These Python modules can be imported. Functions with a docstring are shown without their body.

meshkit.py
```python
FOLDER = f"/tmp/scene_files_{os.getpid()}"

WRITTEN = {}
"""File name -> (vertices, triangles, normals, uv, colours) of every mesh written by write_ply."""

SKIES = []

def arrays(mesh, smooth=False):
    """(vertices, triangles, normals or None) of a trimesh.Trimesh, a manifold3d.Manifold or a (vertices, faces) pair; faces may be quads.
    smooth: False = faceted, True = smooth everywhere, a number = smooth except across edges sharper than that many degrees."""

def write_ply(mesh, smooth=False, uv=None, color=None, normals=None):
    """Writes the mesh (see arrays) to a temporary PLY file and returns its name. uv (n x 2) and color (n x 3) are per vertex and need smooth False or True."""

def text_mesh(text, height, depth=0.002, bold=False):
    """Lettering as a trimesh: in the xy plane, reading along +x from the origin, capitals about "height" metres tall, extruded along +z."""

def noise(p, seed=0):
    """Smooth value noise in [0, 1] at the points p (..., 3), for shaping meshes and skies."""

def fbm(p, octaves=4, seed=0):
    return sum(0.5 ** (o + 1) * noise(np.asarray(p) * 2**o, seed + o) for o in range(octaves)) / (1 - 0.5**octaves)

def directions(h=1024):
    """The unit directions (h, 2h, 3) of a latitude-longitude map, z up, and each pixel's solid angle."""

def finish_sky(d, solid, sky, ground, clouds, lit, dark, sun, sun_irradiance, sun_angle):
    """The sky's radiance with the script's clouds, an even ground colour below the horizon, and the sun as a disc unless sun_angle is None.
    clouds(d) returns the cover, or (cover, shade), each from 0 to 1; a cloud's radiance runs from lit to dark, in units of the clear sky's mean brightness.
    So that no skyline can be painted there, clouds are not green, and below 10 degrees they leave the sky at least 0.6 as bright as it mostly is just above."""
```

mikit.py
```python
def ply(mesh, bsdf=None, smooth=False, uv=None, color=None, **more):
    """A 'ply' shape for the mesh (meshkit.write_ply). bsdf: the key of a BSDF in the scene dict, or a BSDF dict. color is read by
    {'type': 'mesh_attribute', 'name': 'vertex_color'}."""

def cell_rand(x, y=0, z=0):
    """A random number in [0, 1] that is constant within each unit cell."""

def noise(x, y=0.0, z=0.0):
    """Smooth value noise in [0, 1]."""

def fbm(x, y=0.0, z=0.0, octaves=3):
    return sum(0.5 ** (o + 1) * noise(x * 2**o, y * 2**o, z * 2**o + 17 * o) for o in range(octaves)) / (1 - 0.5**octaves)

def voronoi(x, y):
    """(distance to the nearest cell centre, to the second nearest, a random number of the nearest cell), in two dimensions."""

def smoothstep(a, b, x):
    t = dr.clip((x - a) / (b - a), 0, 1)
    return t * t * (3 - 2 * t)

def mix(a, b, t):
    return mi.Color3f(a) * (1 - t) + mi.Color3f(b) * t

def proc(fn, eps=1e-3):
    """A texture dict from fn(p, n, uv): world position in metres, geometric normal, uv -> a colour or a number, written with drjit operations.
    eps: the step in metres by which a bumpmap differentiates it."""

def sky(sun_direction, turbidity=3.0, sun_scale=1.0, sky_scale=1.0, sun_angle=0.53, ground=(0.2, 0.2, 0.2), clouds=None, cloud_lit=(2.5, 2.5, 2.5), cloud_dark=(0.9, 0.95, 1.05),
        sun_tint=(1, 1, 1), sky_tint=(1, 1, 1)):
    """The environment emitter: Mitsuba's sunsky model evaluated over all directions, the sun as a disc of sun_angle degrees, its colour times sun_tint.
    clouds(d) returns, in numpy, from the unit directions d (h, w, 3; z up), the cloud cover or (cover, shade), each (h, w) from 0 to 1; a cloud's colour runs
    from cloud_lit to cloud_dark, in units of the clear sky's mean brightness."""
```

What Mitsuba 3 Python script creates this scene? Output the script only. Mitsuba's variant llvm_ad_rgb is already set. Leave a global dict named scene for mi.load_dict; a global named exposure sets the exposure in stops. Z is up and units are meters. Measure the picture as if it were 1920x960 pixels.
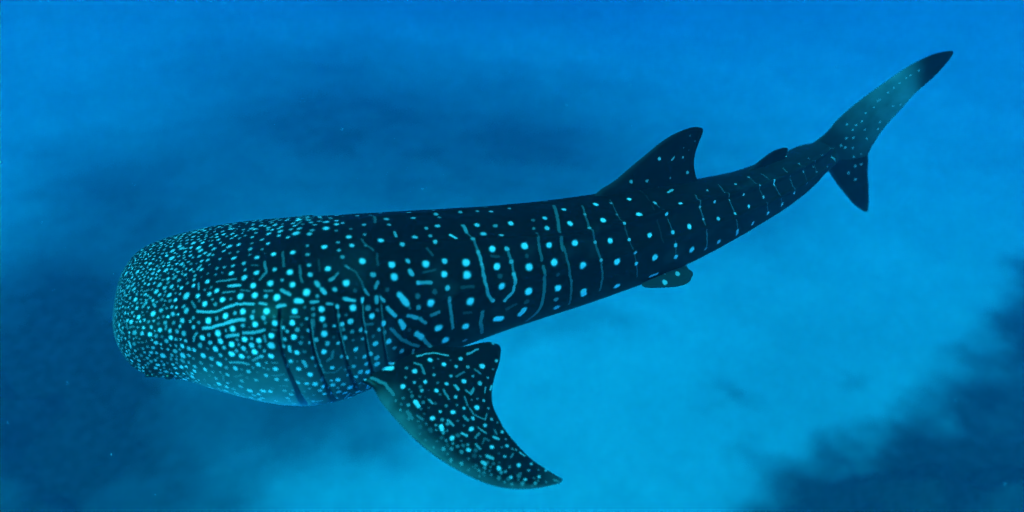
import math
import numpy as np
import trimesh
import manifold3d
import drjit as dr
import mitsuba as mi
import mikit
import meshkit
from scipy.interpolate import PchipInterpolator, CubicSpline
from scipy.spatial import cKDTree

T = mi.ScalarTransform4f
scene, labels = {}, {}

# ------------------------------------------------------------------ camera, light, exposure
CAM = [0, 0, 12.0]
PITCH = math.radians(35)
exposure = 2.38
scene['camera'] = {
    'type': 'thinlens', 'fov': 70.0, 'fov_axis': 'x', 'near_clip': 0.05, 'far_clip': 400.0,
    'aperture_radius': 0.028, 'focus_distance': 4.5,
    'to_world': T().look_at(origin=CAM, target=[0, math.cos(PITCH), 12.0 - math.sin(PITCH)], up=[0, 0, 1]),
    'medium': {'type': 'ref', 'id': 'sea_water'},
}
LIGHT = (0.02, .90, 1.06)          # daylight after some metres of sea water: the red is gone
scene['sky'] = mikit.sky([-.44, -.58, .69], turbidity=3, sun_scale=.9, sky_scale=.6, sun_angle=16, sun_tint=LIGHT, sky_tint=LIGHT, ground=(.02, .1, .2))

# the water: one closed box of scattering medium round everything
scene['sea_water'] = {'type': 'homogeneous', 'albedo': {'type': 'rgb', 'value': [.05, .385, .91]}, 'sigma_t': {'type': 'rgb', 'value': [.07, .029, .0175]}, 'phase': {'type': 'hg', 'g': .65}}
scene['haze'] = {'type': 'cube', 'to_world': T().translate([0, 35, 3.2]).scale([120, 120, 9.6]), 'bsdf': {'type': 'null'}, 'interior': {'type': 'ref', 'id': 'sea_water'}}
labels['haze'] = {'label': 'blue sea water filling the whole view', 'category': 'water', 'kind': 'stuff'}


def tag(key, label, cat, group=None, kind=None):
    labels[key] = {'label': label, 'category': cat}
    if group: labels[key]['group'] = group
    if kind: labels[key]['kind'] = kind


def rgb(r, g=None, b=None):
    return {'type': 'rgb', 'value': [r, r if g is None else g, r if b is None else b]}


# ------------------------------------------------------------------ sea floor
FLOOR = -4.0


def smooth(x, a, b):
    t = np.clip((x - a) / (b - a), 0, 1)
    return t * t * (3 - 2 * t)


def floor_height(x, y):
    p = np.stack([x, y, 0 * x], -1)
    rise = 9 * np.exp(-(((x + 42) / 20) ** 2 + ((y - 58) / 18) ** 2)) + 6 * np.exp(-(((x - 40) / 18) ** 2 + ((y - 60) / 18) ** 2))  # two sand slopes added to make the far corners brighter
    return rise + FLOOR - 1.0 + 2.0 * meshkit.fbm(p * .045, 3, 3) + .2 * (meshkit.fbm(p * .7, 3, 5) - .5)


u = np.linspace(-1, 1, 281)
gx = 115 * np.sign(u) * np.abs(u) ** 1.7
gy = 30 + 115 * np.sign(u) * np.abs(u) ** 1.7
X, Y = np.meshgrid(gx, gy, indexing='ij')
n = len(u)
idx = np.arange(n * n).reshape(n, n)
quads = np.stack([idx[:-1, :-1], idx[1:, :-1], idx[1:, 1:], idx[:-1, 1:]], -1).reshape(-1, 4)


# beds of dark turf and rubble on the sand: centre, two half axes, how thick they grow
TURF = [(-14.7, 16.2, 6.1, 0.0, -5.1, 9.4, 1.0), (-8.5, 15.1, 4.5, 0.0, -1.0, 3.0, 0.8), (-9.9, 12.0, 3.2, 0.0, -0.6, 1.5, 0.85), (-5.3, 16.3, 3.7, 0.0, -0.6, 3.2, 0.72), (-9.3, 34.7, 11.3, 0.0, -2.6, 12.7, 0.8), (1.1, 33.3, 10.3, 0.0, 0.3, 10.8, 0.76), (-15.7, 25.8, 5.8, 0.0, -3.5, 8.3, 0.76), (9.6, 26.1, 4.9, 0.0, 0.9, 3.4, 0.35), (11.2, 11.6, 6.2, -0.0, 1.9, 3.9, 0.97), (9.3, 12.5, 3.2, 0.0, 1.0, 2.6, 0.95), (13.7, 14.2, 3.3, 0.0, 2.4, 4.5, 0.95), (16.9, 17.3, 3.1, -0.0, 3.8, 6.4, 0.92), (6.4, 15.1, 0.9, 0.0, 0.1, 0.5, 0.4), (2.3, 18.5, 2.8, -0.0, 0.1, 1.2, 0.35), (10.2, 16.7, 0.7, 0.0, 0.2, 0.4, 0.25)]


def sand_colour(p, nn, uv):
    big = mikit.fbm(p.x * .22, p.y * .22, 1.0, 4)
    fine = mikit.fbm(p.x * 4, p.y * 4, p.z * 4, 3)
    wx = p.x + 3.4 * (mikit.fbm(p.x * .16, p.y * .16, 5.0, 4) - .5) + 1.6 * (mikit.fbm(p.x * .8, p.y * .8, 8.0, 3) - .5)
    wy = p.y + 3.4 * (mikit.fbm(p.x * .16 + 30, p.y * .16, 5.0, 4) - .5) + 1.6 * (mikit.fbm(p.x * .8 + 30, p.y * .8, 8.0, 3) - .5)
    bare = mi.Float(1)
    for cx, cy, ax, ay, bx, by, s in TURF:
        det = ax * by - ay * bx
        u, v = ((wx - cx) * by - (wy - cy) * bx) / det, ((wy - cy) * ax - (wx - cx) * ay) / det
        bare = bare * (1 - s * (1 - mikit.smoothstep(*((.35, 1.2) if s > .85 else (.0, 1.45)), dr.sqrt(u * u + v * v))))
    sparse = mikit.smoothstep(.30, .75, mikit.fbm(p.x * .5 + 7, p.y * .5, 4.0, 4))
    turf = dr.clip((1 - bare) * (1.08 - .2 * sparse) + .06 * sparse, 0, 1)
    c = mi.Color3f(.74, .76, .68) * (.80 + .28 * big + .12 * (fine - .5))
    return mikit.mix(c, mi.Color3f(.030, .036, .030) * (.6 + .8 * fine), turf)


scene['sand'] = {'type': 'twosided', 'bsdf': {'type': 'diffuse', 'reflectance': mikit.proc(sand_colour)}}
scene['seafloor'] = mikit.ply((np.stack([X, Y, floor_height(X, Y)], -1).reshape(-1, 3), quads), 'sand', smooth=True)
tag('seafloor', 'pale sandy sea floor far below the shark', 'sea floor', kind='structure')


# ------------------------------------------------------------------ coral reef
def reef(key, outline, height, seed, step=.25, soft=4.0):
    """A ragged bank of coral: a height field over an outline, lumpy, falling to the sand at its rim."""
    from shapely.geometry import Polygon
    import shapely
    poly = Polygon(outline).buffer(.01)
    x0, y0, x1, y1 = poly.buffer(4).bounds
    gx, gy = np.arange(x0, x1, step), np.arange(y0, y1, step)
    X, Y = np.meshgrid(gx, gy, indexing='ij')
    p = np.stack([X, Y, 0 * X], -1)
    wob = 6.0 * (meshkit.fbm(p * .22, 4, seed) - .5) + 2.0 * (meshkit.fbm(p * .8, 3, seed + 9) - .5)
    pts = shapely.points(X.ravel(), Y.ravel())
    d = (shapely.distance(shapely.boundary(poly), pts) * np.where(shapely.contains(poly, pts), 1, -1)).reshape(X.shape) + wob
    m = smooth(d, -.2, soft)
    lump = np.abs(2 * meshkit.noise(p * .5, seed + 2) - 1) * .5 + np.abs(2 * meshkit.noise(p * 1.2, seed + 3) - 1) * .3 + .25 * meshkit.fbm(p * 2.2, 3, seed + 4)
    Z = floor_height(X, Y) - .3 + m * (.3 + height * (.35 + lump))
    nx, ny = X.shape
    idx = np.arange(nx * ny).reshape(nx, ny)
    q = np.stack([idx[:-1, :-1], idx[1:, :-1], idx[1:, 1:], idx[:-1, 1:]], -1).reshape(-1, 4)
    keep = (m.ravel()[q] > 0.0).any(1)
    used, inv = np.unique(q[keep], return_inverse=True)
    scene[key] = mikit.ply((np.stack([X, Y, Z], -1).reshape(-1, 3)[used], inv.reshape(-1, 4)), 'sand', smooth=True)


REEFS = [
    ('reef_bank', [(5.93, 9.01), (6.64, 10.92), (7.53, 12.71), (8.62, 13.39), (9.74, 13.34), (10.77, 13.72), (12.02, 14.5), (13.32, 15.9), (14.75, 17.09), (17.47, 19.51), (25.37, 21.05), (16.91, 9.01)], 2.34, 5, 'dark ragged reef bank at the lower right, beyond the pectoral fin tip'),
    ('reef_bank_001', [(-17.05, 10.34), (-22.1, 17.59), (-18.91, 19.22), (-15.81, 18.11), (-13.21, 15.68), (-11.74, 13.62), (-9.78, 10.34)], 1.6, 15, 'low dark reef bank at the lower left, below the snout of the shark'),
]
for key, outline, h, seed, label in REEFS:
    reef(key, outline, h, seed)
    tag(key, label, 'reef')

# ------------------------------------------------------------------ whale shark: shape
FINS = {
    'dorsal_fin': ([(0, -0.5, 0.2, -0.05, 0), (0.1, -0.42, 0.32, 0.06, 0.16), (0.17, -0.343, 0.3674, 0.0746, 0.218), (0.23, -0.2954, 0.3805, 0.4088, 0.2316), (0.32, -0.2471, 0.397, 0.3762, 0.2862), (0.45, -0.1241, 0.4572, 0.3625, 0.3718), (0.6, 0.0125, 0.5207, 0.3811, 0.4532), (0.75, 0.138, 0.5771, 0.4161, 0.52), (0.88, 0.2637, 0.6089, 0.4415, 0.5674), (0.96, 0.3521, 0.6165, 0.4443, 0.5843), (1, 0.4026, 0.6096, 0.4362, 0.5962)], 0.045),
    'second_dorsal_fin': ([(0, -0.24, 0.06, -0, 0.02), (0.15, -0.2245, 0.2034, 0.0741, 0.1439), (0.25, -0.1836, 0.2141, 0.2377, 0.1147), (0.45, -0.0773, 0.2403, 0.2211, 0.1519), (0.7, 0.0613, 0.262, 0.2235, 0.1953), (0.9, 0.1536, 0.257, 0.2325, 0.2205), (1, 0.2101, 0.2449, 0.2323, 0.2325)], 0.03),
    'upper_tail_lobe': ([(0, -0.15, 0.03, -0.12, -0.06), (0.12, -0.0314, 0.136, 0.267, -0.2991), (0.22, 0.012, 0.2085, 0.3756, -0.1828), (0.32, 0.0863, 0.2951, 0.3984, -0.0416), (0.47, 0.217, 0.4125, 0.4594, 0.1201), (0.62, 0.3427, 0.5093, 0.5598, 0.2783), (0.76, 0.4858, 0.6138, 0.6404, 0.4034), (0.84, 0.5874, 0.6665, 0.6903, 0.4557), (0.92, 0.6978, 0.7061, 0.7826, 0.5637), (0.98, 0.8048, 0.7186, 0.8408, 0.672), (1, 0.8338, 0.7135, 0.8479, 0.7003)], 0.05),
    'lower_tail_lobe': ([(0, -0.1, -0.06, 0, 0.05), (0.15, 0.0152, -0.1569, 0.2721, -0.058), (0.28, 0.0772, -0.2307, 0.3886, -0.1166), (0.42, 0.1606, -0.3278, 0.4317, -0.2567), (0.6, 0.2769, -0.4508, 0.4868, -0.4123), (0.8, 0.4069, -0.5786, 0.5303, -0.5455), (0.93, 0.495, -0.6412, 0.5503, -0.6263), (1, 0.5422, -0.6652, 0.5543, -0.6639)], 0.045),
    'pectoral_fin': ([(0, -0.4, -0.22, 0.1, -0.2), (0.08, -0.37, -0.03, 0.12, -0.06), (0.14, -0.2441, 0.1183, 0.2884, 0.0281), (0.2, -0.2318, 0.1942, 0.4238, 0.04), (0.26, -0.2113, 0.2588, 0.4863, 0.0935), (0.33, -0.1817, 0.3382, 0.4515, 0.1717), (0.44, -0.1247, 0.4686, 0.3831, 0.2638), (0.55, -0.0589, 0.5815, 0.3294, 0.3603), (0.66, 0.0235, 0.6883, 0.3137, 0.4304), (0.76, 0.1103, 0.7784, 0.3188, 0.5376), (0.85, 0.2025, 0.8452, 0.3486, 0.6536), (0.92, 0.3069, 0.8892, 0.3908, 0.7563), (0.97, 0.3962, 0.9101, 0.4463, 0.8383), (1, 0.4747, 0.9184, 0.498, 0.9065)], 0.085),
    'pelvic_fin': ([(0, -0.14, -0.1, 0.06, -0.1), (0.2, -0.3269, 0.0329, 0.0406, 0.0182), (0.45, -0.3047, 0.0574, 0.0558, 0.0579), (0.75, -0.2241, 0.0861, 0.0174, 0.0995), (0.92, -0.1389, 0.1098, -0.0287, 0.1195), (1, -0.0917, 0.119, -0.0596, 0.121)], 0.04),
}
FIN_FRAMES = {
    'dorsal_fin': ('upright', 0.663, (0.0000,)),
    'second_dorsal_fin': ('upright', 0.81, (0.0000,)),
    'upper_tail_lobe': ('upright', 1, (-0.6981,)),
    'lower_tail_lobe': ('upright', 1, (-0.6981,)),
    'pectoral_fin': ('wing', 0.415, (0.5236, 2.0500, 1,)),
    'pelvic_fin': ('wing', 0.675, (0.7330, 2.5000, 1,)),
}
FINS['pectoral_fin_right'], FINS['pelvic_fin_right'] = FINS['pectoral_fin'], FINS['pelvic_fin']
FIN_FRAMES['pectoral_fin_right'] = ('wing', .415, (math.radians(58), 2.05, -1))
FIN_FRAMES['pelvic_fin_right'] = ('wing', .675, (math.radians(50), 2.5, -1))
FIN_FRAMES['anal_fin'] = ('wing', .83, (math.radians(80), 2.95, -1))
FINS['anal_fin'] = ([(0, -.10, -.06, .06, -.06), (.3, -.07, .01, .07, .01), (.7, -.01, .04, .08, .035), (1, .05, .055, .08, .053)], .02)
GILLS = [np.array(g) for g in [[[0.2823, 0.9861], [0.2811, 1.117], [0.2805, 1.2217], [0.2817, 1.3701], [0.2841, 1.5533], [0.2871, 1.7802], [0.2877, 2.1206]], [[0.3057, 1.117], [0.3051, 1.2654], [0.3057, 1.4661], [0.3087, 1.6842], [0.3111, 1.9373], [0.3123, 2.2166]], [[0.3303, 1.0734], [0.3291, 1.213], [0.3291, 1.3614], [0.3303, 1.5621], [0.3321, 1.7541], [0.3357, 2.0682]], [[0.3597, 1.0734], [0.3549, 1.2915], [0.3543, 1.5184], [0.3543, 1.7715], [0.3567, 1.9897]], [[0.3867, 1.0559], [0.3789, 1.3177], [0.3753, 1.6057], [0.3765, 1.9286]]]]
GILL_SPAN = [(g[0, 1], g[-1, 1], d) for g, d in zip(GILLS, (.012, .012, .011, .009, .007))]
RIDGES = [([.2, .39, .43, .54, .59, .655, .70, 1.0], [.5, .625, .615, .80, .95, .86, .83, .95], .028), ([.3, .6, 1.0], [1.35, 1.45, 1.5], .014)]

# ---- GEO BEGIN: the shark's body and fins as parametric surfaces (metres, world axes) ----
MOUTH = .115
SPINE_S = np.array([0, .14, .28, .44, .62, .8, 1.0])
SPINE = np.array([[-2.2058, 3.1489, 9.4], [-1.6772, 3.2689, 9.4], [-1.147, 3.2186, 9.4], [-0.6215, 3.4017, 9.4], [0.5855, 3.8451, 9.4], [1.7774, 4.5146, 9.4], [2.4836, 5.2151, 9.4]])
KNOT = np.array([0, .06, .12, .2, .28, .36, .44, .54, .66, .78, .9, 1.0])
GIRTH = np.array([0.3584, 0.4569, 0.5004, 0.5504, 0.5782, 0.5204, 0.439, 0.3511, 0.2795, 0.195, 0.152, 0.0862])
CAP, CAP_P = 0.05074, 2.9091
RATIO_B = np.array([.50, .58, .66, .76, .84, .92, 1.0, 1.05, 1.06, 1.02, .92, .80])
ROLL = np.array([2, 2, 1, -2, -6, -10, -13, -15, -16, -14, -12, -10.0])
SQUARE = np.array([2.7, 2.7, 2.6, 2.4, 2.3, 2.25, 2.2, 2.15, 2.1, 2.1, 2.1, 2.1])
spine = CubicSpline(SPINE_S, SPINE, bc_type='natural')
k_girth, k_ratio, k_roll, k_square = (PchipInterpolator(KNOT, y) for y in (GIRTH, RATIO_B, ROLL, SQUARE))


def body_frame(s):
    """Spine point, tailward tangent, left and up vectors of the cross-section at s."""
    p, t = spine(s), spine(s, 1)
    t = t / np.linalg.norm(t, axis=-1, keepdims=True)
    left = np.cross([0, 0, 1.0], -t)
    left = left / np.linalg.norm(left, axis=-1, keepdims=True)
    up = np.cross(-t, left)
    ro = np.radians(k_roll(s))[..., None]
    return p, t, left * np.cos(ro) - up * np.sin(ro), up * np.cos(ro) + left * np.sin(ro)


def bump(x, w):
    return np.exp(-(x / w) ** 2)


def ramp(x, a, b):
    t = np.clip((x - a) / (b - a), 0, 1)
    return t * t * (3 - 2 * t)


def relief(s, th):
    """Height in metres added to the skin: back ridges, gill slits, mouth."""
    a = np.abs(th)
    h = 0.012 * ramp(s, .25, .5) * (1 - ramp(s, .60, .70)) * bump(a, .06)                    # midline of the back
    for rs, rt, amp in RIDGES:
        h = h + amp * ramp(s, .3, .55) * (1 - ramp(s, .93, .99)) * bump(a - np.interp(s, rs, rt), .05 + .03 * s)
    h = h + 0.05 * ramp(s, .86, 1.0) * bump(a - 1.72, .16)                                    # keel on the tail stalk
    for g, (top, low, depth) in zip(GILLS, GILL_SPAN):
        ds = (s - np.interp(a, g[:, 1], g[:, 0])) * 5.3
        on = ramp(a, top - .06, top + .12) * (1 - ramp(a, low - .02, low + .12))
        h = h - on * depth * (1 + .9 * ramp(a, top, low)) * (bump(ds, .0036 + .006 * ramp(a, .5 * (top + low), low)) + .35 * bump(ds - .008, .012) * ramp(a, top, low))
        h = h + on * .006 * np.where(ds < 0, np.exp(ds / .05), 0) * (1 - bump(ds, .006))       # flap just ahead of the slit
    h = h - .015 * bump(s - .305, .035) * bump(a - .55, .40)                                   # the nape dips a little behind the head
    return h


def body_point(s, th, detail=True):
    s, th = np.broadcast_arrays(np.asarray(s, float), np.asarray(th, float))
    p, t, left, up = body_frame(s)
    q = k_girth(s) * (1 - .8 * ramp(s, .955, 1.0) ** 1.5)
    e = np.clip(s / CAP, 0, 1)
    a = q * (1 - (1 - e) ** CAP_P) ** (1 / CAP_P) + 1e-4
    b = q * k_ratio(s) * (1 - (1 - e) ** 2.2) ** (1 / 2.2) + 1e-4
    n = k_square(s)
    r = 1 / ((np.abs(np.sin(th)) / a) ** n + (np.abs(np.cos(th)) / b) ** n) ** (1 / n)
    if detail:
        r = r + relief(s, th) * ramp(s, 0, .02)
        gape = r * np.cos(th) + MOUTH                       # the wide mouth slit across the front of the head
        r = r * (1 - .09 * bump(gape, .012) * (1 - ramp(s, .050, .062)) + .02 * bump(np.abs(gape) - .03, .018) * (1 - ramp(s, .050, .062)))
    return p + left * (r * np.sin(th))[..., None] + up * (r * np.cos(th))[..., None]


def fin_frame(name):
    kind, s, args = FIN_FRAMES[name]
    p, t, left, up = body_frame(np.array(float(s)))
    if kind == 'upright':                      # a plane through the body's length, turned by yaw
        yaw, = args
        e1 = t * np.cos(yaw) + np.cross([0, 0, 1.0], t) * np.sin(yaw)
        if yaw: e1, up = e1 / np.linalg.norm(e1), np.array([0, 0, 1.0])
        return p, e1, up, np.cross(up, e1)
    dihedral, th, side = args                  # a wing that droops by dihedral
    root = body_point(np.array(float(s)), np.array(th * side), False)
    out = side * left * np.cos(dihedral) - up * np.sin(dihedral)
    return root, t, out, np.cross(t, out) * (1 if side > 0 else -1)


def fin_point(name, t, c, side):
    """Surface of a fin: t runs from the root to the tip, c from the leading to the trailing edge."""
    o, e1, e2, n = fin_frame(name)
    tab, thick = FINS[name]
    tab = np.array(tab)
    t, c, side = np.broadcast_arrays(np.asarray(t, float), np.asarray(c, float), np.asarray(side, float))
    v = PchipInterpolator(tab[:, 0], tab[:, 1:])(t)
    le, te = v[..., 0:2], v[..., 2:4]
    xy = le + (te - le) * c[..., None]
    chord = np.linalg.norm(te - le, axis=-1)
    foil = 1.35 * (np.sqrt(np.clip(c, 0, 1)) * 1.05 - .62 * c - .43 * c ** 2) + .03 * np.sqrt(np.clip(c * (1 - c), 0, 1))
    foil = np.maximum(foil, 0)
    w = thick * foil * (1 - .72 * t) * np.sqrt(np.clip(1 - t ** 6, 0, 1)) * np.minimum(1, chord / .12)
    return o + e1 * xy[..., 0:1] + e2 * xy[..., 1:2] + n * (w * side)[..., None]
# ---- GEO END ----


s_rows = np.unique(np.r_[np.linspace(0, 1, 60) ** 2.2 * .09, np.linspace(.09, .27, 60), np.linspace(.27, .40, 330), np.linspace(.40, 1, 190)])
NT = 240
th = -np.pi + 2 * np.pi * np.arange(NT) / NT
SS, TT = np.meshgrid(s_rows, th, indexing='ij')
P = body_point(SS, TT)
# soft folds and uneven flesh
P = P + (meshkit.fbm(P * 5.0, 3, 11) - .5)[..., None] * (.006 + .006 * ramp(SS, .3, .5))[..., None] * ramp(SS, .03, .2)[..., None] * ((P - spine(SS)) / np.linalg.norm(P - spine(SS), axis=-1, keepdims=True))


def tube_mesh(P, U, V):
    """A closed manifold from rings P (rows, ring, 3), with uv per vertex."""
    nr, nt = P.shape[:2]
    idx = np.arange(nr * nt).reshape(nr, nt)
    j = np.roll(idx, -1, 1)
    f = np.vstack([np.stack([idx[:-1], idx[1:], j[1:]], -1).reshape(-1, 3), np.stack([idx[:-1], j[1:], j[:-1]], -1).reshape(-1, 3)])
    a, b = nr * nt, nr * nt + 1
    f = np.vstack([f, np.stack([np.full(nt, a), idx[0], j[0]], -1), np.stack([np.full(nt, b), j[-1], idx[-1]], -1)])
    ends = np.array([[*P[0].mean(0), U[0].mean(), V[0].mean()], [*P[-1].mean(0), U[-1].mean(), V[-1].mean()]])
    v = np.vstack([np.concatenate([P, U[..., None], V[..., None]], -1).reshape(-1, 5), ends])
    if trimesh.Trimesh(v[:, :3], f, process=False).volume < 0:
        f = f[:, ::-1]
    return manifold3d.Manifold(manifold3d.Mesh(vert_properties=v.astype(np.float32), tri_verts=np.ascontiguousarray(f.astype(np.uint32))))


solid = tube_mesh(P, SS, np.abs(TT) / np.pi)
FIN_ID = {k: i + 1 for i, k in enumerate(FINS)}
for name in FINS:
    tt = np.r_[np.linspace(0, .9, 60), np.linspace(.9, .9995, 26)[1:]]
    cc = (1 - np.cos(np.linspace(0, np.pi, 41))) / 2
    c = np.r_[cc, cc[-2:0:-1]]
    side = np.r_[np.ones(len(cc)), -np.ones(len(cc) - 2)]
    F = fin_point(name, tt[:, None], c[None], side[None])
    solid = solid + tube_mesh(F, np.broadcast_to(10 * FIN_ID[name] + tt[:, None], F.shape[:2]), np.broadcast_to(c[None], F.shape[:2]))
mesh = solid.to_mesh()
body_v, body_f, body_uv = mesh.vert_properties[:, :3].astype(float), mesh.tri_verts, mesh.vert_properties[:, 3:5].astype(float)
print('shark', len(body_v), len(body_f), solid.status())

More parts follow.
